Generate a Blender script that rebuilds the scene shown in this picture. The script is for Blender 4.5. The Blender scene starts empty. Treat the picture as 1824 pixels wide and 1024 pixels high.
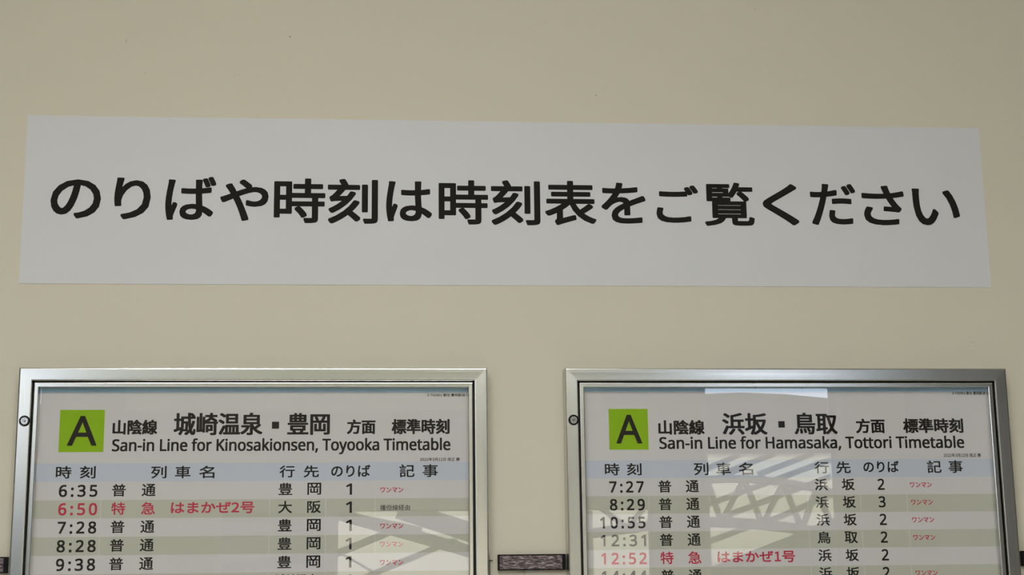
import bpy, bmesh, math, random
import numpy as np
from mathutils import Matrix, Vector

scene = bpy.context.scene
COL = scene.collection
random.seed(7)

# ------------------------------------------------------------------ camera
def make_camera():
    yaw, pitch, roll = 0.08922, 0.20221, -0.01229
    cy, sy, cp, sp = math.cos(yaw), math.sin(yaw), math.cos(pitch), math.sin(pitch)
    fwd = Vector((sy * cp, cy * cp, sp))
    right = Vector((cy, -sy, 0))
    up = right.cross(fwd)
    cr, sr = math.cos(roll), math.sin(roll)
    r = right * cr + up * sr
    u = up * cr - right * sr
    m = Matrix(((r.x, u.x, -fwd.x, 0.0), (r.y, u.y, -fwd.y, -2.6), (r.z, u.z, -fwd.z, 1.5), (0, 0, 0, 1)))
    cam = bpy.data.cameras.new('camera')
    cam.sensor_width = 36.0
    cam.lens = 54.577
    cam.clip_start = 0.05
    ob = bpy.data.objects.new('camera', cam)
    COL.objects.link(ob)
    ob.matrix_world = m
    scene.camera = ob
make_camera()

# ------------------------------------------------------------------ world, sun, exposure
world = bpy.data.worlds.new('sky')
scene.world = world
world.use_nodes = True
bgn = world.node_tree.nodes['Background']
bgn.inputs[0].default_value = (0.80, 0.92, 1.13, 1)
bgn.inputs[1].default_value = 6.2

sun = bpy.data.lights.new('sun', 'SUN')
sun.energy = 5.5
sun.angle = math.radians(0.6)
sun.color = (1, 0.95, 0.85)
so = bpy.data.objects.new('sun', sun)
COL.objects.link(so)
so.rotation_euler = (math.radians(-48), 0, math.radians(12))   # high sun behind the ticket hall, shining on the platforms

LAMP = 40.5            # radiance of the added ceiling lamps' diffusers
scene.view_settings.view_transform = 'Standard'
scene.view_settings.look = 'None'
scene.view_settings.gamma = 1
scene.view_settings.exposure = 0.0
scene.view_settings.use_curve_mapping = False
scene.cycles.use_denoising = True
scene.cycles.use_adaptive_sampling = False
scene.cycles.max_bounces = 10
scene.cycles.diffuse_bounces = 6
scene.cycles.sample_clamp_indirect = 10

# ------------------------------------------------------------------ helpers
def link(name, me, mat, parent=None):
    ob = bpy.data.objects.new(name, me)
    COL.objects.link(ob)
    if mat is not None:
        me.materials.clear()
        for m in (mat if isinstance(mat, (list, tuple)) else (mat,)):
            me.materials.append(m)
    if parent is not None:
        ob.parent = parent
    return ob

def finish(name, bm, mat, parent=None, smooth=False):
    bmesh.ops.recalc_face_normals(bm, faces=bm.faces)
    me = bpy.data.meshes.new(name)
    bm.to_mesh(me)
    bm.free()
    if smooth:
        me.shade_smooth()
    return link(name, me, mat, parent)

def bm_box(bm, x0, x1, y0, y1, z0, z1, bev=0.0):
    vs = [bm.verts.new((x, y, z)) for z in (z0, z1) for y in (y0, y1) for x in (x0, x1)]
    fs = [bm.faces.new([vs[i] for i in f]) for f in ((0, 1, 3, 2), (4, 6, 7, 5), (0, 4, 5, 1), (2, 3, 7, 6), (0, 2, 6, 4), (1, 5, 7, 3))]
    if bev > 0:
        es = set(e for f in fs for e in f.edges)
        bmesh.ops.bevel(bm, geom=list(es), offset=bev, segments=2, affect='EDGES', profile=0.7)

def box(name, x0, x1, y0, y1, z0, z1, mat, parent=None, bev=0.0):
    bm = bmesh.new()
    bm_box(bm, x0, x1, y0, y1, z0, z1, bev)
    return finish(name, bm, mat, parent)

def beam(name, a, b, w, d, mat, parent=None):
    """rectangular bar from a to b in the xz plane (w across, d along y)"""
    a, b = Vector(a), Vector(b)
    t = (b - a).normalized()
    y = Vector((0, 1, 0))
    n = t.cross(y).normalized() * w / 2
    bm = bmesh.new()
    vs = []
    for p in (a, b):
        for s, q in ((-1, -1), (1, -1), (1, 1), (-1, 1)):
            vs.append(bm.verts.new(p + n * s + y * d / 2 * q))
    for f in ((0, 1, 2, 3), (7, 6, 5, 4), (0, 4, 5, 1), (1, 5, 6, 2), (2, 6, 7, 3), (3, 7, 4, 0)):
        bm.faces.new([vs[i] for i in f])
    return finish(name, bm, mat, parent)

def empty(name, loc, label, cat, group=None):
    o = bpy.data.objects.new(name, None)
    COL.objects.link(o)
    o.location = loc
    o.empty_display_size = 0.05
    tag(o, label, cat, group)
    return o

def tag(o, label, cat, group=None):
    o['label'] = label
    o['category'] = cat
    if group:
        o['group'] = group
    return o

def struct(o):
    o['kind'] = 'structure'
    return o

def hold(parts, root):
    """parts were modelled in world space: keep them there under their thing"""
    for p in parts:
        p.parent = root
        p.matrix_parent_inverse = Matrix.Translation(root.location).inverted()

# ------------------------------------------------------------------ materials
def srgb(r, g, b):
    f = lambda c: (c / 255 / 12.92) if c / 255 <= 0.04045 else ((c / 255 + 0.055) / 1.055) ** 2.4
    return (f(r), f(g), f(b), 1)

def mat(name, col, rough=0.6, metal=0.0, spec=0.5, **kw):
    m = bpy.data.materials.new(name)
    m.use_nodes = True
    b = m.node_tree.nodes['Principled BSDF']
    b.inputs['Base Color'].default_value = col if len(col) == 4 else (*col, 1)
    b.inputs['Roughness'].default_value = rough
    b.inputs['Metallic'].default_value = metal
    b.inputs['Specular IOR Level'].default_value = spec
    for k, v in kw.items():
        b.inputs[k.replace('_', ' ')].default_value = v
    return m

def noise_tint(m, col, amp, scale, stretch=(1, 1, 1), detail=3.0, bump=0.0, bscale=None, bdist=0.001):
    """slight procedural variation of colour and relief on a principled material"""
    nt = m.node_tree
    N, L = nt.nodes, nt.links
    b = N['Principled BSDF']
    tc = N.new('ShaderNodeTexCoord')
    mp = N.new('ShaderNodeMapping')
    mp.inputs['Scale'].default_value = stretch
    L.new(tc.outputs['Object'], mp.inputs[0])
    n = N.new('ShaderNodeTexNoise')
    n.inputs['Scale'].default_value = scale
    n.inputs['Detail'].default_value = detail
    L.new(mp.outputs[0], n.inputs['Vector'])
    r = N.new('ShaderNodeValToRGB')
    r.color_ramp.elements[0].position = 0.25
    r.color_ramp.elements[1].position = 0.75
    r.color_ramp.elements[0].color = tuple(c * (1 - amp) for c in col[:3]) + (1,)
    r.color_ramp.elements[1].color = tuple(min(1, c * (1 + amp)) for c in col[:3]) + (1,)
    L.new(n.outputs['Fac'], r.inputs[0])
    L.new(r.outputs[0], b.inputs['Base Color'])
    if bump > 0:
        n2 = N.new('ShaderNodeTexNoise')
        n2.inputs['Scale'].default_value = bscale or scale
        n2.inputs['Detail'].default_value = 2
        L.new(mp.outputs[0], n2.inputs['Vector'])
        bp = N.new('ShaderNodeBump')
        bp.inputs['Strength'].default_value = bump
        bp.inputs['Distance'].default_value = bdist
        L.new(n2.outputs['Fac'], bp.inputs['Height'])
        L.new(bp.outputs[0], b.inputs['Normal'])
    return r

WALL_C = (0.615, 0.57, 0.45)
m_wall = mat('cream_wall_panel', WALL_C, 0.55, spec=0.25)
ramp = noise_tint(m_wall, WALL_C, 0.012, 2.2, bump=0.05, bscale=500, bdist=0.0004)
# flecks of dirt with a shape of their own on the wall panel
def wall_flecks(m, ramp):
    nt = m.node_tree
    N, L = nt.nodes, nt.links
    b = N['Principled BSDF']
    tc = N.new('ShaderNodeTexCoord')
    total = None
    for (x, z, rx, rz, a) in FLECKS:
        mp = N.new('ShaderNodeMapping')
        mp.vector_type = 'POINT'
        mp.inputs['Scale'].default_value = (1 / rx, 0, 1 / rz)
        mp.inputs['Location'].default_value = (-x / rx, 0, -z / rz)
        L.new(tc.outputs['Object'], mp.inputs[0])
        ln = N.new('ShaderNodeVectorMath')
        ln.operation = 'LENGTH'
        L.new(mp.outputs[0], ln.inputs[0])
        mr = N.new('ShaderNodeMapRange')
        mr.inputs['From Min'].default_value = 0.6
        mr.inputs['From Max'].default_value = 1.2
        mr.inputs['To Min'].default_value = a
        mr.inputs['To Max'].default_value = 0
        L.new(ln.outputs['Value'], mr.inputs['Value'])
        if total is None:
            total = mr.outputs[0]
        else:
            mx = N.new('ShaderNodeMath')
            mx.operation = 'MAXIMUM'
            L.new(total, mx.inputs[0])
            L.new(mr.outputs[0], mx.inputs[1])
            total = mx.outputs[0]
    mix = N.new('ShaderNodeMix')
    mix.data_type = 'RGBA'
    mix.inputs['B'].default_value = (0.07, 0.055, 0.04, 1)
    L.new(total, mix.inputs['Factor'])
    L.new(ramp.outputs[0], mix.inputs['A'])
    L.new(mix.outputs['Result'], b.inputs['Base Color'])
FLECKS = [(-0.4339, 2.4678, 0.0007, 0.0040, 0.50), (-0.1526, 2.4819, 0.0013, 0.0016, 0.70), (-0.3993, 2.4101, 0.0010, 0.0010, 0.50), (0.6801, 2.5508, 0.0010, 0.0010, 0.60), (0.3859, 2.3830, 0.0011, 0.0013, 0.70), (-0.2380, 2.4090, 0.0009, 0.0009, 0.30), (1.0411, 1.9415, 0.0050, 0.0007, 0.20), (1.0457, 1.9356, 0.0010, 0.0010, 0.35), (1.0368, 1.9515, 0.0040, 0.0006, 0.12), (0.3983, 1.9330, 0.0007, 0.0030, 0.12)]
wall_flecks(m_wall, ramp)

m_vinyl = mat('pale_grey_notice_vinyl', (0.615, 0.61, 0.61), 0.5, spec=0.3)
m_ink = mat('black_print', (0.018, 0.016, 0.014), 0.6, spec=0.04)
m_print = mat('poster_ink', (0.022, 0.018, 0.016), 0.6, spec=0.0)
m_red = mat('red_print', (0.50, 0.045, 0.075), 0.6, spec=0.0)
PAPER = (0.62, 0.595, 0.575)
m_paper = mat('poster_paper', PAPER, 0.6, spec=0.0)
noise_tint(m_paper, PAPER, 0.01, 3)
m_row = mat('pale_green_row_print', (0.50, 0.495, 0.405), 0.6, spec=0.0)
m_head = mat('pale_blue_header_print', (0.525, 0.555, 0.61), 0.6, spec=0.0)
m_blue = mat('blue_border_print', (0.40, 0.60, 0.75), 0.6, spec=0.0)
m_line = mat('column_rule_print', (0.62, 0.60, 0.58), 0.6, spec=0.0)
m_green = mat('lime_green_print', (0.265, 0.46, 0.012), 0.6, spec=0.0)

def aluminium(name, axis, rough=0.2, aniso=0.3):
    m = mat(name, (0.57, 0.56, 0.515), rough, 1.0)
    nt = m.node_tree
    N, L = nt.nodes, nt.links
    b = N['Principled BSDF']
    b.inputs['Anisotropic'].default_value = aniso
    tg = N.new('ShaderNodeTangent')
    tg.direction_type = 'RADIAL'
    tg.axis = axis
    L.new(tg.outputs[0], b.inputs['Tangent'])
    tc = N.new('ShaderNodeTexCoord')
    mp = N.new('ShaderNodeMapping')
    s = (1.2, 900, 900) if axis == 'Z' else (900, 900, 1.2)
    mp.inputs['Scale'].default_value = s
    L.new(tc.outputs['Object'], mp.inputs[0])
    n = N.new('ShaderNodeTexNoise')
    n.inputs['Scale'].default_value = 1.0
    n.inputs['Detail'].default_value = 3
    L.new(mp.outputs[0], n.inputs['Vector'])
    mr = N.new('ShaderNodeMapRange')
    mr.inputs['To Min'].default_value = rough - 0.05
    mr.inputs['To Max'].default_value = rough + 0.07
    L.new(n.outputs['Fac'], mr.inputs['Value'])
    L.new(mr.outputs[0], b.inputs['Roughness'])
    bp = N.new('ShaderNodeBump')
    bp.inputs['Strength'].default_value = 0.015
    bp.inputs['Distance'].default_value = 0.0003
    L.new(n.outputs['Fac'], bp.inputs['Height'])
    L.new(bp.outputs[0], b.inputs['Normal'])
    return m
m_alu_h = aluminium('brushed_aluminium_along_x', 'Z')
m_alu_v = aluminium('brushed_aluminium_along_z', 'X')
m_groove = mat('dark_groove_gasket', (0.05, 0.045, 0.04), 0.5)
m_chrome = mat('polished_steel', (0.5, 0.49, 0.47), 0.2, 1.0)
m_black = mat('black_plastic', (0.006, 0.005, 0.006), 0.6, spec=0.15)
m_back = mat('grey_back_board', (0.4, 0.4, 0.4), 0.7)

def thin_glass():
    m = bpy.data.materials.new('clear_cover_pane')
    m.use_nodes = True
    N, L = m.node_tree.nodes, m.node_tree.links
    N.clear()
    out = N.new('ShaderNodeOutputMaterial')
    mix = N.new('ShaderNodeMixShader')
    tr = N.new('ShaderNodeBsdfTransparent')
    gl = N.new('ShaderNodeBsdfGlossy')
    gl.inputs['Roughness'].default_value = 0.0
    fr = N.new('ShaderNodeFresnel')
    # both faces of a thin pane together; the same from either side
    geo = N.new('ShaderNodeNewGeometry')
    ior = N.new('ShaderNodeMapRange')
    ior.inputs['To Min'].default_value = 1.79
    ior.inputs['To Max'].default_value = 1 / 1.79
    L.new(geo.outputs['Backfacing'], ior.inputs['Value'])
    L.new(ior.outputs[0], fr.inputs['IOR'])
    L.new(fr.outputs[0], mix.inputs[0])
    L.new(tr.outputs[0], mix.inputs[1])
    L.new(gl.outputs[0], mix.inputs[2])
    L.new(mix.outputs[0], out.inputs[0])
    return m
m_glass = thin_glass()
m_clear = bpy.data.materials.new('pane_rear_face')
m_clear.use_nodes = True
_n = m_clear.node_tree.nodes
_n.clear()
_t = _n.new('ShaderNodeBsdfTransparent')
_o = _n.new('ShaderNodeOutputMaterial')
m_clear.node_tree.links.new(_t.outputs[0], _o.inputs[0])

def woodgrain():
    m = mat('dark_woodgrain_film', (0.1, 0.08, 0.08), 0.45, spec=0.25)
    nt = m.node_tree
    N, L = nt.nodes, nt.links
    b = N['Principled BSDF']
    tc = N.new('ShaderNodeTexCoord')
    mp = N.new('ShaderNodeMapping')
    mp.inputs['Scale'].default_value = (85, 1, 620)
    L.new(tc.outputs['Object'], mp.inputs[0])
    n = N.new('ShaderNodeTexNoise')
    n.inputs['Scale'].default_value = 1.0
    n.inputs['Detail'].default_value = 5
    n.inputs['Roughness'].default_value = 0.65
    n.inputs['Distortion'].default_value = 0.6
    L.new(mp.outputs[0], n.inputs['Vector'])
    r = N.new('ShaderNodeValToRGB')
    e = r.color_ramp.elements
    e[0].position, e[0].color = 0.40, (0.018, 0.012, 0.014, 1)
    e[1].position, e[1].color = 0.64, (0.50, 0.42, 0.41, 1)
    e.new(0.51).color = (0.13, 0.095, 0.095, 1)
    L.new(n.outputs['Fac'], r.inputs[0])
    L.new(r.outputs[0], b.inputs['Base Color'])
    bp = N.new('ShaderNodeBump')
    bp.inputs['Strength'].default_value = 0.5
    bp.inputs['Distance'].default_value = 0.0006
    L.new(n.outputs['Fac'], bp.inputs['Height'])
    L.new(bp.outputs[0], b.inputs['Normal'])
    return m
m_grain = woodgrain()

m_ceiling = mat('white_ceiling_board', (0.75, 0.74, 0.7), 0.8)
m_floor = mat('pale_floor_tile', (0.58, 0.55, 0.48), 0.4)
noise_tint(m_floor, (0.58, 0.55, 0.48), 0.1, 20)
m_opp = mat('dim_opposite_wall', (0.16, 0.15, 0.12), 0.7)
m_olive = mat('olive_reflector_paint', (0.38, 0.38, 0.24), 0.7)
m_dark = mat('dark_brown_wall_board', (0.09, 0.075, 0.055), 0.5)
m_mull = mat('grey_window_metal', (0.25, 0.25, 0.25), 0.4, 0.8)
m_facade = mat('sunny_cream_roofing', (0.78, 0.70, 0.50), 0.8)
m_steel = mat('dark_painted_steel', (0.035, 0.034, 0.036), 0.7, spec=0.15)
m_slate = mat('dark_roof_slate', (0.022, 0.022, 0.023), 0.9, spec=0.1)
noise_tint(m_slate, (0.022, 0.022, 0.023), 0.4, 3)
m_asphalt = mat('platform_asphalt', (0.09, 0.085, 0.08), 0.9)
noise_tint(m_asphalt, (0.09, 0.085, 0.08), 0.3, 4)

# ------------------------------------------------------------------ the hall (setting)
X0, X1, YB, ZC = -3.8, 3.0, -6.0, 3.3
wall = box('wall_front', X0, X1, 0.0, 0.15, 0.0, ZC, m_wall)
struct(wall)
struct(box('floor', X0, X1, YB - 0.15, 0.15, -0.12, 0.0, m_floor))
struct(box('ceiling', X0, X1, YB - 0.15, 0.15, ZC, ZC + 0.15, m_ceiling))
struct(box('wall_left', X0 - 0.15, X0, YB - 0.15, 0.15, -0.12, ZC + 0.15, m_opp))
struct(box('wall_right', X1, X1 + 0.15, YB - 0.15, 0.15, -0.12, ZC + 0.15, m_dark))

# opposite wall with its openings towards the platforms: x0, x1, z0, z1
OPEN = [(-3.6, -1.80, 2.2, 2.95), (-0.83, -0.27, 0.9, 2.02), (-0.20, 0.66, 0.9, 2.02), (1.10, 1.53, 0.0, 2.02), (1.845, 2.60, 0.9, 2.95)]
def opposite_wall():
    bm = bmesh.new()
    bd = bmesh.new()
    xs = sorted({X0, X1, 2.7, *[o[0] for o in OPEN], *[o[1] for o in OPEN]})
    for a, b in zip(xs, xs[1:]):
        z = 0.0
        tgt = bd if a >= 2.59 else bm
        for o in OPEN:
            if o[0] <= a + 1e-6 and b <= o[1] + 1e-6:
                if o[2] > 0:
                    bm_box(tgt, a, b, YB - 0.15, YB, 0, o[2])
                z = o[3]
        bm_box(tgt, a, b, YB - 0.15, YB, z, ZC)
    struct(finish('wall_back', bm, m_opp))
    struct(finish('wall_back_panel', bd, m_dark))
    struct(box('reflector_board', -1.35, 1.25, YB, YB + 0.02, 2.56, ZC, m_olive))  # unseen board, added for its olive reflection in the frames' top bars
    for i, o in enumerate(OPEN):
        bm = bmesh.new()
        t = 0.03
        bm_box(bm, o[0] - t, o[0], YB - 0.16, YB + 0.02, max(0, o[2] - t), o[3] + t)
        bm_box(bm, o[1], o[1] + t, YB - 0.16, YB + 0.02, max(0, o[2] - t), o[3] + t)
        bm_box(bm, o[0], o[1], YB - 0.16, YB + 0.02, o[3], o[3] + t)
        if o[2] > 0:
            bm_box(bm, o[0], o[1], YB - 0.16, YB + 0.02, o[2] - t, o[2])
        struct(finish('window_%d' % (i + 1), bm, m_mull))
opposite_wall()

# ------------------------------------------------------------------ lettering
FONT_DIR = bpy.utils.system_resource('DATAFILES', path='fonts')
def load_font(fn):
    try:
        return bpy.data.fonts.load(FONT_DIR + '/' + fn)
    except Exception:
        return None
F_LATIN = load_font('NotoSansHebrew-Regular.woff2')
F_CJK = load_font('Noto Sans CJK Regular.woff2')
_gcache = {}
def glyphs(text, latin=False, spacing=1.0):
    """outline mesh of a line of print, as verts (n,2) and faces"""
    key = (text, latin, spacing)
    if key in _gcache:
        return _gcache[key]
    c = bpy.data.curves.new('print', 'FONT')
    c.body = text
    f = F_LATIN if latin else F_CJK
    if f is not None:
        c.font = f
    c.size = 1.0
    c.space_character = spacing
    c.resolution_u = 4
    o = bpy.data.objects.new('print', c)
    COL.objects.link(o)
    bpy.context.view_layer.update()
    me = bpy.data.meshes.new_from_object(o.evaluated_get(bpy.context.evaluated_depsgraph_get()))
    v = np.array([(p.co.x, p.co.y) for p in me.vertices])
    fs = [tuple(p.vertices) for p in me.polygons]
    bpy.data.objects.remove(o)
    bpy.data.curves.remove(c)
    bpy.data.meshes.remove(me)
    _gcache[key] = (v, fs)
    return v, fs

def print_mesh(items, y, wx, wz):
    """items: (text, x0, x1, z0, z1, latin, spacing): print fitted to its box; strokes thickened by wx, wz metres"""
    V, F = [], []
    off = [(0, 0)]
    if wx > 0:
        off += [(a, b) for a in (-0.88 * wx, 0.88 * wx) for b in (-0.88 * wz, 0.88 * wz)] + [(wx, 0), (-wx, 0), (0, wz), (0, -wz)]
    k = 0
    for (text, x0, x1, z0, z1, latin, sp) in items:
        v, fs = glyphs(text, latin, sp)
        lo, hi = v.min(0), v.max(0)
        sx = (x1 - x0 - 2 * wx) / max(1e-6, hi[0] - lo[0])
        sz = (z1 - z0 - 2 * wz) / max(1e-6, hi[1] - lo[1])
        px = x0 + wx + (v[:, 0] - lo[0]) * sx
        pz = z0 + wz + (v[:, 1] - lo[1]) * sz
        for j, (a, b) in enumerate(off):
            V += [(q + a, y - 2e-6 * j, r + b) for q, r in zip(px, pz)]
            F += [tuple(i + k for i in f) for f in fs]
            k += len(v)
    me = bpy.data.meshes.new('lettering')
    me.from_pydata(V, [], F)
    me.update()
    return me

def spread(text, x0, x1, z0, z1, cw):
    """characters of width cw spread evenly from x0 to x1"""
    n = len(text)
    return [(c, x0 + i * (x1 - x0 - cw) / (n - 1), x0 + i * (x1 - x0 - cw) / (n - 1) + cw, z0, z1, False, 1.0) for i, c in enumerate(text)]

# ------------------------------------------------------------------ the notice above the boards
def wall_notice():
    root = empty('wall_notice', (0.2431, 0, 2.0357),
                 'wide pale grey notice with large black Japanese lettering on the wall above both timetables', 'notice')
    bm = bmesh.new()
    a = [(-0.5941, 2.3305), (1.0805, 2.3331), (1.0815, 2.0402), (-0.5946, 2.0370)]
    front = [bm.verts.new((x, -0.0009, z)) for x, z in a]
    rear = [bm.verts.new((x, -0.0000, z)) for x, z in a]
    bm.faces.new(front)
    bm.faces.new(rear[::-1])
    for i in range(4):
        bm.faces.new((front[i], rear[i], rear[(i + 1) % 4], front[(i + 1) % 4]))
    parts = [finish('notice_sheet', bm, m_vinyl)]
    for (c, x0, x1, z0, z1) in NOTICE:
        w = 0.0019
        me = print_mesh([(c, x0, x1, z0, z1, False, 1.0)], -0.00105, w, 0.0017)
        parts.append(link('printed_character', me, m_ink))
    hold(parts, root)
NOTICE = [
    ('の',-0.5491,-0.4654,2.1496,2.2182),
    ('り',-0.4434,-0.3824,2.1489,2.2223),
    ('ば',-0.3579,-0.2728,2.1486,2.2254),
    ('や',-0.2660,-0.1840,2.1479,2.2214),
    ('時',-0.1749,-0.0875,2.1453,2.2244),
    ('刻',-0.0835,0.0026,2.1449,2.2246),
    ('は',0.0166,0.0957,2.1497,2.2215),
    ('時',0.1070,0.1928,2.1454,2.2246),
    ('刻',0.1978,0.2836,2.1450,2.2254),
    ('表',0.2915,0.3819,2.1456,2.2256),
    ('を',0.3905,0.4691,2.1497,2.2234),
    ('ご',0.4876,0.5628,2.1519,2.2200),
    ('覧',0.5728,0.6620,2.1469,2.2260),
    ('く',0.6772,0.7422,2.1491,2.2245),
    ('だ',0.7631,0.8456,2.1503,2.2259),
    ('さ',0.8563,0.9336,2.1511,2.2237),
    ('い',0.9483,1.0340,2.1517,2.2191),
]
wall_notice()

# ------------------------------------------------------------------ display frames
T_BAR, T_GRV, T_ALL = 0.0217, 0.0240, 0.0318
def mitred(name, prof, rect, side, mat_, bevelled=False):
    """extrude an open profile (inward, -y) along one side of rect with mitred ends"""
    x0, x1, z0, z1 = rect
    bm = bmesh.new()
    rows = []
    for u, y in prof:
        if side == 'top':
            a, b = (x0 + u, y, z1 - u), (x1 - u, y, z1 - u)
        elif side == 'bottom':
            a, b = (x0 + u, y, z0 + u), (x1 - u, y, z0 + u)
        elif side == 'left':
            a, b = (x0 + u, y, z0 + u), (x0 + u, y, z1 - u)
        else:
            a, b = (x1 - u, y, z0 + u), (x1 - u, y, z1 - u)
        rows.append((bm.verts.new(a), bm.verts.new(b)))
    n = len(rows)
    for i in range(n):
        j = (i + 1) % n
        bm.faces.new((rows[i][0], rows[i][1], rows[j][1], rows[j][0]))
    bm.faces.new([r[0] for r in rows])
    bm.faces.new([r[1] for r in rows][::-1])
    return finish(name, bm, mat_)

OUTER = [(0.0, 0.0), (0.0, -0.0345), (0.0002, -0.0357), (0.0007, -0.0366), (0.0014, -0.0369), (0.0026, -0.0371), (0.0198, -0.0371), (0.0208, -0.0369), (0.0214, -0.0364), (0.0217, -0.0355), (0.0217, -0.008), (0.0217, 0.0)]
INNER = [(0.0240, -0.0322), (0.0242, -0.0328), (0.0247, -0.0332), (0.0256, -0.0334), (0.0308, -0.0334), (0.0316, -0.0330), (0.0318, -0.0320), (0.0318, -0.0245), (0.0290, -0.0245), (0.0290, -0.0190), (0.0240, -0.0190)]

def display_frame(x0, x1, z0, z1, label):
    root = empty('display_frame', ((x0 + x1) / 2, 0, z0), label, 'frame', 'aluminium display frames')
    rect = (x0, x1, z0, z1)
    parts = []
    for side in ('top', 'bottom', 'left', 'right'):
        m = m_alu_h if side in ('top', 'bottom') else m_alu_v
        nm = 'rail' if side in ('top', 'bottom') else 'stile'
        parts.append(mitred('frame_' + nm, OUTER, rect, side, m))
        parts.append(mitred('bezel_' + nm, INNER, rect, side, m))
    parts.append(box('back_panel', x0 + 0.0217, x1 - 0.0217, -0.0165, -0.0005, z0 + 0.0217, z1 - 0.0217, m_groove))
    # clear cover pane behind the bezel lip
    bm = bmesh.new()
    bm_box(bm, x0 + 0.0301, x1 - 0.0301, -0.0262, -0.0247, z0 + 0.0301, z1 - 0.0301)
    me_faces = [f for f in bm.faces]
    pane = finish('cover_pane', bm, [m_glass, m_clear])
    for p in pane.data.polygons:
        p.material_index = 0 if p.normal.y < -0.5 else 1
    # bring the pane just behind the lip
    for v in pane.data.vertices:
        v.co.y += 0.0022
    parts.append(pane)
    # round cam lock on the left stile
    cx, cz = x0 + 0.0128, z1 - 0.0877
    def disc(rs, mat_, name, seg=32, hexhole=False):
        bm = bmesh.new()
        rings = []
        for r, y in rs:
            rings.append([bm.verts.new((cx + r * math.cos(2 * math.pi * i / seg), y, cz + r * math.sin(2 * math.pi * i / seg))) for i in range(seg)])
        for a, b in zip(rings, rings[1:]):
            for i in range(seg):
                bm.faces.new((a[i], a[(i + 1) % seg], b[(i + 1) % seg], b[i]))
        bm.faces.new(rings[-1])
        bm.faces.new(rings[0][::-1])
        return finish(name, bm, mat_)
    parts.append(disc([(0.0088, -0.0365), (0.0088, -0.0380), (0.0083, -0.0386), (0.0068, -0.0386), (0.0066, -0.0379)], m_black, 'lock_ring'))
    core = disc([(0.0064, -0.0375), (0.0064, -0.0386), (0.0054, -0.0394), (0.0038, -0.0394), (0.0034, -0.0385)], m_chrome, 'lock_core')
    parts.append(core)
    hx = disc([(0.0020, -0.0383), (0.0020, -0.0397), (0.0015, -0.0400)], m_black, 'lock_pin', seg=6)
    hx2 = disc([(0.0012, -0.0390), (0.0012, -0.04015)], m_chrome, 'lock_pin', seg=6)
    parts += [hx, hx2]
    hold(parts, root)
    return root

ZT, ZB = 1.8902, 0.8200
display_frame(-0.5781, 0.1860, ZB, ZT, 'brushed aluminium display frame on the left, around the timetable for Kinosakionsen and Toyooka')
display_frame(0.3170, 1.0812, ZB, ZT, 'brushed aluminium display frame on the right, around the timetable for Hamasaka and Tottori')

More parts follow.
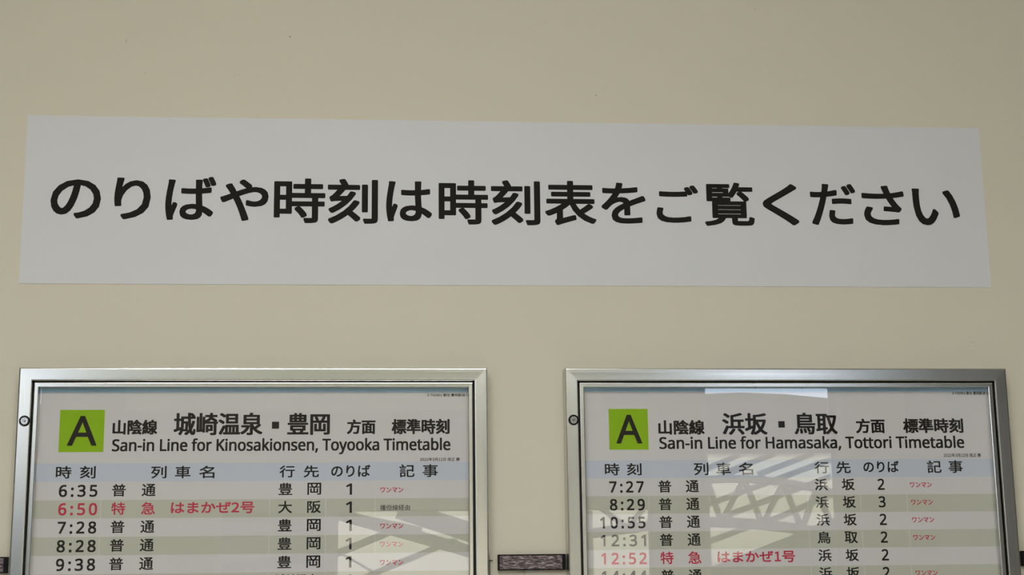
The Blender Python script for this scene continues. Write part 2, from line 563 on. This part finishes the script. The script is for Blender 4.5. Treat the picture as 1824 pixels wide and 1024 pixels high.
# ------------------------------------------------------------------ timetable posters
PY = -0.0180
def poster(ox, oz, key, label):
    root = empty('timetable_poster', (ox + 0.3533, PY, oz - 1.006), label, 'poster', 'timetable posters in the display frames')
    parts = []
    def flat(name, x0, x1, z0, z1, lay, m):
        bm = bmesh.new()
        y = PY - 0.00004 * lay
        bm.faces.new([bm.verts.new((ox + a, y, oz + b)) for a, b in ((x0, z0), (x1, z0), (x1, z1), (x0, z1))])
        return finish(name, bm, m)
    W = 0.7040 if key == 'R' else 0.7066
    parts.append(box('paper_sheet', ox - 0.0015, ox + W + 0.0015, PY, PY + 0.0012, oz - 1.0065, oz + 0.0015, m_paper))
    parts.append(flat('blue_border', -0.0015, W + 0.0015, -0.0082, 0.0015, 1, m_blue))
    sh = 0.0 if key == 'L' else 0.0002
    P = 0.02948
    top = -0.1541
    parts.append(flat('header_band', -0.0015, W + 0.0015, top + sh, top + 0.0300 + sh, 1, m_head))
    for i in range(1, 28, 2):
        parts.append(flat('row_band', -0.0015, W + 0.0015, max(-1.004, top - P * (i + 1) + sh), top - P * i + sh, 1, m_row))
    dx = 0.0 if key == 'L' else -0.0045
    for x in (0.1092, 0.3802, 0.4712, 0.5520):
        parts.append(flat('column_rule', x - 0.0005 + dx, x + 0.0005 + dx, -1.0, top, 2, m_line))
    T = LAYOUT[key]
    def put(name, items, m, wx=0.0, wz=None, label=None, lay=3):
        its = [(t, ox + a, ox + b, oz + c, oz + d, la, sp) for (t, a, b, c, d, la, sp) in items]
        for it in its:
            parts.append(link(name, print_mesh([it], PY - 0.00004 * lay, wx, wx if wz is None else wz), m))
    b = T['badge']
    parts.append(flat('line_badge', b[0], b[1], b[3], b[2], 2, m_green))
    bw, bh = b[1] - b[0], b[2] - b[3]
    put('badge_letter', [('A', b[0] + bw * 0.185, b[0] + bw * 0.84, b[3] + bh * 0.15, b[3] + bh * 0.855, True, 1)], m_print, 0.0009)
    def run(k, text, latin=False, sp=1.0, zs=None):
        x0, x1, z1, z0 = T[k]
        return [(text, x0, x1, z0, z1, latin, sp)]
    put('title_print', run('sanin', '山陰線'), m_print, 0.0010, 0.0007)
    put('destination_print', run('dest', T['n1']), m_print, 0.00118, 0.00072)
    x0, x1, z1, z0 = T['dot']
    parts.append(flat('separator_dot', x0, x1, z0, z1, 3, m_print))
    put('destination_print', run('dest2', T['n2']), m_print, 0.00118, 0.00072)
    put('title_print', run('homen', '方面'), m_print, 0.0010, 0.0007)
    put('title_print', run('hyojun', '標準時刻'), m_print, 0.0010, 0.0007)
    put('title_print', [(T['eng'][0], *T['eng'][1:], True, 1.0)], m_print, 0.0007, 0.0005)
    put('small_print', run('small', T['code']), m_print, 0.00012)
    put('small_print', run('date', '2022年3月12日 改正 勝'), m_print, 0.00012)
    cw = 0.0250
    for k, t in (('h1', '時刻'), ('h2', '列車名'), ('h3', '行先'), ('h5', '記事')):
        x0, x1, z1, z0 = T[k]
        put('heading_print', spread(t, x0, x1, z0, z1, cw), m_print, 0.00042, 0.00035)
    put('heading_print', run('h4', 'のりば'), m_print, 0.0005, 0.0004)
    for i, (tm, tx0, tx1, kind, name, dest, pf, rem) in enumerate(T['rows']):
        dz = -P * i
        red = kind == '特急'
        m = m_red if red else m_print
        if tm:
            x0, x1, z1, z0 = T['t1']
            put('time_print', [(tm, tx0, tx1, z0 + dz, z1 + dz, True, 1.28)], m, 0.00062)
        x0, x1, z1, z0 = T['fu']
        if kind:
            put('train_print', spread(kind, x0, T['tsu'][1], z0 + dz, z1 + dz, 0.0222), m, 0.00042, 0.00035)
        if name:
            x0, x1, z1, z0 = T['hama']
            ya, yb = T['fu'][3] + 0.001 + dz, T['fu'][2] - 0.0002 + dz
            put('train_print', [(name, x0, x1, ya, yb, False, 1)], m_red, 0.0005)
        x0, x1, z1, z0 = T['a']
        if len(dest) == 2:
            put('destination_print', spread(dest, x0, T['b'][1], z0 + dz, z1 + dz, 0.0225), m_print, 0.00045, 0.00035)
        else:
            put('destination_print', [(dest, x0 - 0.003, T['b'][1] - 0.0035, z0 + dz + 0.001, z1 + dz, False, 1)], m_print, 0.0003)
        x0, x1, z1, z0 = T['one']
        put('platform_print', [(pf, x0, x1, z0 + dz, z1 + dz, True, 1)], m_print, 0.0005)
        if rem == 'ワンマン':
            x0, x1, z1, z0 = T['wan']
            put('remark_print', [(rem, x0, x1, z0 + dz, z1 + dz, False, 1)], m_red, 0.00022)
        elif rem:
            x0, x1, z1, z0 = T['ban']
            put('remark_print', [(rem, x0, x1, z0, z1, False, 1)], m_print, 0.00006)
    hold(parts, root)

LAYOUT = {
 'L': dict(
    badge=(0.0380, 0.1098, -0.0367, -0.1058),
    sanin=(0.1231, 0.1954, -0.0530, -0.0776),
    dest=(0.2215, 0.3662, -0.0416, -0.0790),
    dot=(0.3814, 0.3931, -0.0567, -0.0684),
    dest2=(0.4065, 0.4766, -0.0423, -0.0788),
    homen=(0.5045, 0.5520, -0.0532, -0.0776),
    hyojun=(0.5784, 0.6750, -0.0524, -0.0779),
    small=(0.6373, 0.7063, -0.0101, -0.0149),
    date=(0.6255, 0.6917, -0.1170, -0.1228),
    h1=(0.0356, 0.0990, -0.1283, -0.1486),
    h2=(0.1876, 0.2899, -0.1290, -0.1491),
    h3=(0.3951, 0.4595, -0.1290, -0.1486),
    h4=(0.4795, 0.5437, -0.1284, -0.1481),
    h5=(0.5916, 0.6552, -0.1280, -0.1491),
    t1=(0.0418, 0.1031, -0.1587, -0.1785),
    fu=(0.1262, 0.1489, -0.1578, -0.1779),
    tsu=(0.1729, 0.1960, -0.1581, -0.1782),
    hama=(0.2213, 0.3555, -0.1874, -0.2069),
    a=(0.3941, 0.4169, -0.1574, -0.1772),
    b=(0.4413, 0.4635, -0.1577, -0.1775),
    one=(0.5041, 0.5140, -0.1589, -0.1774),
    wan=(0.5604, 0.5982, -0.1657, -0.1742),
    ban=(0.5600, 0.6089, -0.1941, -0.2036),
    n1='城崎温泉', n2='豊岡', code='3-702901 香住 豊岡駅送り',
    eng=('San-in Line for Kinosakionsen, Toyooka Timetable', 0.1234, 0.6763, -0.1110, -0.0838),
    rows=[('6:35', 0.0418, 0.1031, '普通', '', '豊岡', '1', 'ワンマン'),
          ('6:50', 0.0421, 0.1037, '特急', 'はまかぜ2号', '大阪', '1', '播但線経由'),
          ('7:28', 0.0422, 0.1037, '普通', '', '豊岡', '1', 'ワンマン'),
          ('8:28', 0.0423, 0.1040, '普通', '', '豊岡', '1', 'ワンマン'),
          ('9:38', 0.0424, 0.1042, '普通', '', '豊岡', '1', 'ワンマン'),
          ('', 0, 0, '', '', '城崎温泉', '1', '')]),
 'R': dict(
    badge=(0.0404, 0.1071, -0.0372, -0.1061),
    sanin=(0.1245, 0.2039, -0.0562, -0.0811),
    dest=(0.2343, 0.3121, -0.0444, -0.0818),
    dot=(0.3312, 0.3423, -0.0585, -0.0695),
    dest2=(0.3587, 0.4339, -0.0441, -0.0812),
    homen=(0.4658, 0.5168, -0.0544, -0.0795),
    hyojun=(0.5485, 0.6546, -0.0540, -0.0794),
    small=(0.6389, 0.7029, -0.0076, -0.0134),
    date=(0.6165, 0.6823, -0.1143, -0.1208),
    h1=(0.0318, 0.0940, -0.1286, -0.1491),
    h2=(0.1829, 0.2844, -0.1283, -0.1495),
    h3=(0.3900, 0.4526, -0.1273, -0.1475),
    h4=(0.4748, 0.5367, -0.1267, -0.1460),
    h5=(0.5861, 0.6487, -0.1262, -0.1475),
    t1=(0.0385, 0.0969, -0.1586, -0.1781),
    fu=(0.1213, 0.1430, -0.1576, -0.1779),
    tsu=(0.1685, 0.1902, -0.1574, -0.1777),
    hama=(0.2174, 0.3494, -0.2750, -0.2947),
    a=(0.3891, 0.4111, -0.1562, -0.1761),
    b=(0.4360, 0.4582, -0.1564, -0.1764),
    one=(0.4979, 0.5099, -0.1567, -0.1757),
    wan=(0.5542, 0.5924, -0.1632, -0.1719),
    n1='浜坂', n2='鳥取', code='3-702902 香住 豊岡駅送り',
    eng=('San-in Line for Hamasaka, Tottori Timetable', 0.1254, 0.6543, -0.1085, -0.0838),
    rows=[('7:27', 0.0385, 0.0969, '普通', '', '浜坂', '2', 'ワンマン'),
          ('8:29', 0.0389, 0.0979, '普通', '', '浜坂', '3', 'ワンマン'),
          ('10:55', 0.0219, 0.0980, '普通', '', '浜坂', '2', 'ワンマン'),
          ('12:31', 0.0221, 0.0980, '普通', '', '鳥取', '2', 'ワンマン'),
          ('12:52', 0.0224, 0.0985, '特急', 'はまかぜ1号', '浜坂', '2', ''),
          ('14:44', 0.0224, 0.0985, '普通', '', '浜坂', '2', 'ワンマン')]),
}
poster(-0.5513, 1.8595, 'L', 'left timetable poster, San-in Line for Kinosakionsen and Toyooka, first train 6:35')
poster(0.3513, 1.8606, 'R', 'right timetable poster, San-in Line for Hamasaka and Tottori, first train 7:27')

# ------------------------------------------------------------------ dark woodgrain rails on the wall between the frames
def wall_rail(x0, x1, z0, z1, label, right_cap=0.006, left_cap=0.0028):
    root = empty('wall_rail', ((x0 + x1) / 2, 0, z0), label, 'rail', 'dark woodgrain rails on the wall')
    e = 0.0018
    bm = bmesh.new()
    bm_box(bm, x0, x1, -0.0100, 0, z0, z0 + e)
    bm_box(bm, x0, x1, -0.0100, 0, z1 - e, z1)
    bm_box(bm, x0, x0 + left_cap, -0.0105, 0, z0 + e, z1 - e)
    bm_box(bm, x1 - right_cap, x1, -0.0105, 0, z0 + e, z1 - e)
    parts = [finish('rail_edging', bm, m_black)]
    parts.append(box('grain_insert', x0 + left_cap, x1 - right_cap, -0.0090, 0, z0 + e, z1 - e, m_grain))
    hold(parts, root)
wall_rail(0.2029, 0.3155, 1.5573, 1.5832, 'dark woodgrain rail with black edges on the wall between the two timetable frames')
wall_rail(-1.90, -0.5868, 1.5610, 1.5868, 'dark woodgrain rail with black edges left of the left timetable frame')
wall_rail(1.0964, 2.40, 1.5555, 1.5812, 'dark woodgrain rail with black edges right of the right timetable frame', left_cap=0.004)

# small hook plate beside the left frame
def hook_plate():
    root = empty('wall_hook', (0.194, 0, 1.49), 'small cream metal hook plate on the wall just right of the left timetable frame', 'hook')
    bm = bmesh.new()
    bm_box(bm, 0.1897, 0.1948, -0.0085, 0, 1.5745, 1.5824, 0.0006)
    p1 = finish('hook_tip', bm, m_wall)
    bm = bmesh.new()
    bm_box(bm, 0.1905, 0.2000, -0.0022, 0, 1.49, 1.5728)
    p2 = finish('plate', bm, m_wall)
    p3 = box('dark_strip', 0.1892, 0.1945, -0.0040, 0, 1.5732, 1.5747, m_black)  # black strip stands for the shadow under the hook tip
    p4 = box('dark_strip', 0.1893, 0.1903, -0.0030, 0, 1.49, 1.5732, m_black)
    hold([p1, p2, p3, p4], root)
hook_plate()
# cover strip of the joint between wall panels, under the middle rail
tr = box('trim_1', 0.2459, 0.2490, -0.0016, 0, 0.0, 1.5573, mat('grey_joint_strip', (0.42, 0.39, 0.30), 0.6))
struct(tr)

# ------------------------------------------------------------------ unseen ceiling lamps, added to light the front wall
def fill_lamp(x, y, label):
    root = empty('fill_lamp', (x, y, ZC - 0.08), label, 'lamp', 'added ceiling lamps of the hall')
    m_em = bpy.data.materials.get('lamp_diffuser')
    if m_em is None:
        m_em = bpy.data.materials.new('lamp_diffuser')
        m_em.use_nodes = True
        b = m_em.node_tree.nodes['Principled BSDF']
        b.inputs['Base Color'].default_value = (0.8, 0.8, 0.8, 1)
        b.inputs['Emission Color'].default_value = (0.98, 1.0, 1.0, 1)
        b.inputs['Emission Strength'].default_value = LAMP
    parts = [box('lamp_housing', x - 0.63, x + 0.63, y - 0.16, y + 0.16, ZC - 0.05, ZC, m_ceiling),
             box('lamp_diffuser', x - 0.60, x + 0.60, y - 0.13, y + 0.13, ZC - 0.075, ZC - 0.05, m_em)]
    hold(parts, root)
for (x, y, w) in ((-0.15, -2.4, 'nearest'), (-1.15, -4.3, 'rear left'), (0.75, -4.3, 'rear right')):  # nearest lamp is placed to make the wall fade towards its sides
    fill_lamp(x, y, 'unseen rectangular ceiling lamp added to light the wall, %s one of the three' % w)

# ------------------------------------------------------------------ platforms seen mirrored in the cover panes
struct(box('ground', -14, 18, -26, YB - 0.15, -0.3, -0.12, m_asphalt))
def platform_side():
    # sunlit roofing beyond the tracks, with its dark ridge
    root = empty('station_annex', (2, -16.0, -0.12), 'cream station annex beyond the tracks under a dark ribbed roof', 'building')
    parts = [box('annex_wall', -9, 14, -16.15, -16.0, -0.12, 3.30, m_facade)]
    bm = bmesh.new()
    prof = [(-9, 3.75), (1.5, 4.02), (3.6, 3.99), (4.0, 4.0), (4.46, 4.015), (5.0, 3.995), (5.6, 3.94), (6.1, 3.86), (14, 2.9)]
    for (xa, za), (xb, zb) in zip(prof, prof[1:]):
        if za < 3.3: za = 3.3
        if zb < 3.3: zb = 3.3
        vs = [bm.verts.new(p) for p in ((xa, -15.95, 3.28), (xb, -15.95, 3.28), (xb, -15.95, zb), (xa, -15.95, za),
                                        (xa, -18.0, 3.28), (xb, -18.0, 3.28), (xb, -18.0, zb), (xa, -18.0, za))]
        for f in ((0, 1, 2, 3), (7, 6, 5, 4), (0, 4, 5, 1), (3, 2, 6, 7), (0, 3, 7, 4), (1, 5, 6, 2)):
            bm.faces.new([vs[i] for i in f])
    parts.append(finish('annex_roof', bm, m_slate))
    hold(parts, root)
    # purlins of the sloping platform roof
    root = empty('platform_canopy', (4, -14.0, -0.12), 'steel platform canopy with slanting purlins in front of the annex', 'canopy')
    parts = []
    for a, b in (((3.56, 2.92), (3.92, 3.07)), ((3.74, 2.87), (4.31, 3.08)), ((4.13, 2.86), (4.74, 3.08)), ((4.42, 2.84), (5.04, 3.05)),
                 ((3.42, 2.71), (3.98, 2.94)), ((3.36, 2.47), (4.57, 2.89)), ((3.79, 2.43), (4.92, 2.83)), ((4.18, 2.34), (5.30, 2.79)), ((3.35, 2.07), (4.02, 2.31))):
        parts.append(beam('purlin', (a[0], -14.0, a[1]), (b[0], -14.0, b[1]), 0.062, 0.08, m_steel))
    # dark slab added as the shaded part below the slanting boundary
    bm = bmesh.new()
    pr = [(1.2, 1.30), (2.2, 1.55), (3.3, 1.78), (3.6, 1.86), (4.7, 2.26), (5.2, 2.46), (6.4, 2.85), (7.2, 2.95), (7.2, 0.9), (1.2, 0.9)]
    fr = [bm.verts.new((x, -14.3, z)) for x, z in pr]
    re = [bm.verts.new((x, -14.6, z)) for x, z in pr]
    bm.faces.new(fr)
    bm.faces.new(re[::-1])
    for i in range(len(pr)):
        j = (i + 1) % len(pr)
        bm.faces.new((fr[i], re[i], re[j], fr[j]))
    parts.append(finish('shade_board', bm, m_slate))
    for x in (1.4, 6.8):
        parts.append(box('column', x - 0.09, x + 0.09, -14.55, -14.35, -0.12, 1.3, m_steel))
    hold(parts, root)
    # arched roof truss over the near platform
    root = empty('arched_truss', (3.4, -11.0, -0.12), 'dark steel arched truss over the near platform', 'truss')
    parts = []
    top = [(1.8, 2.36), (2.4, 2.50), (2.91, 2.57), (3.27, 2.575), (3.55, 2.55), (3.89, 2.49), (4.10, 2.43), (4.6, 2.24)]
    bot = [(1.8, 2.10), (2.4, 2.17), (2.85, 2.20), (3.18, 2.19), (3.6, 2.15), (3.8, 2.12), (4.08, 2.07), (4.6, 1.95)]
    def at(pl, x):
        for (a, c), (b, d) in zip(pl, pl[1:]):
            if a <= x <= b:
                return c + (d - c) * (x - a) / (b - a)
    for pl, w in ((top, 0.060), (bot, 0.085)):
        bm_name = 'top_chord' if pl is top else 'bottom_chord'
        bm = bmesh.new()
        rows = []
        for x, z in pl:
            rows.append([bm.verts.new((x, -11.0 + q, z + s * w / 2)) for s, q in ((-1, -0.05), (1, -0.05), (1, 0.05), (-1, 0.05))])
        for r, s in zip(rows, rows[1:]):
            for i in range(4):
                bm.faces.new((r[i], r[(i + 1) % 4], s[(i + 1) % 4], s[i]))
        bm.faces.new(rows[0])
        bm.faces.new(rows[-1][::-1])
        parts.append(finish(bm_name, bm, m_steel))
    nodes = [1.9, 2.2, 2.5, 2.76, 2.92, 3.03, 3.25, 3.40, 3.60, 3.75, 3.90, 4.05, 4.25, 4.45]
    for i, (a, b) in enumerate(zip(nodes, nodes[1:])):
        p, q = (bot, top) if i % 2 == 1 else (top, bot)
        if abs(b - a) > 0.01:
            parts.append(beam('web_member', (a, -11.0, at(p, a)), (b, -11.0, at(q, b)), 0.042, 0.06, m_steel))
    for x in (1.8, 4.6):
        parts.append(box('column', x - 0.08, x + 0.08, -11.1, -10.9, -0.12, 2.3 if x < 2 else 2.2, m_steel))
    hold(parts, root)
    # passage roof, with bars added to shape the light patches in the left pane
    root = empty('passage_roof', (0, -10.8, -0.12), 'dark passage roof with bars and a board added to dim the reflection, left of the arched truss', 'roof')
    parts = [beam('roof_edge', (-1.9, -10.8, 2.66), (1.6, -10.8, 2.66), 0.62, 1.6, m_steel)]
    for a, b, w in (((-0.62, 2.37), (0.90, 1.93), 0.10), ((-0.34, 1.94), (0.19, 2.15), 0.06), ((-0.30, 1.96), (0.05, 1.76), 0.02),
                    ((-0.16, 1.72), (0.70, 2.06), 0.05), ((-0.30, 2.28), (0.40, 2.14), 0.05), ((0.2, 2.32), (1.1, 2.02), 0.16),
                    ((-1.5, 2.30), (-0.40, 2.22), 0.10), ((-1.7, 2.05), (-0.5, 2.16), 0.03), ((-1.6, 1.8), (-0.45, 1.93), 0.08)):
        parts.append(beam('shade_bar', (a[0], -10.8, a[1]), (b[0], -10.8, b[1]), w, 0.08, m_steel))
    parts.append(box('dimming_board', -1.9, -0.42, -11.25, -11.15, -0.12, 2.34, mat('grey_dimming_board', (0.34, 0.31, 0.27), 0.8)))  # unseen board, added to dim the bright wall mirrored behind it
    for x in (-1.85, -0.42, 0.95, 1.6):
        parts.append(box('column', x - 0.05, x + 0.05, -10.9, -10.7, -0.12, 2.4, m_steel))
    hold(parts, root)
platform_side()
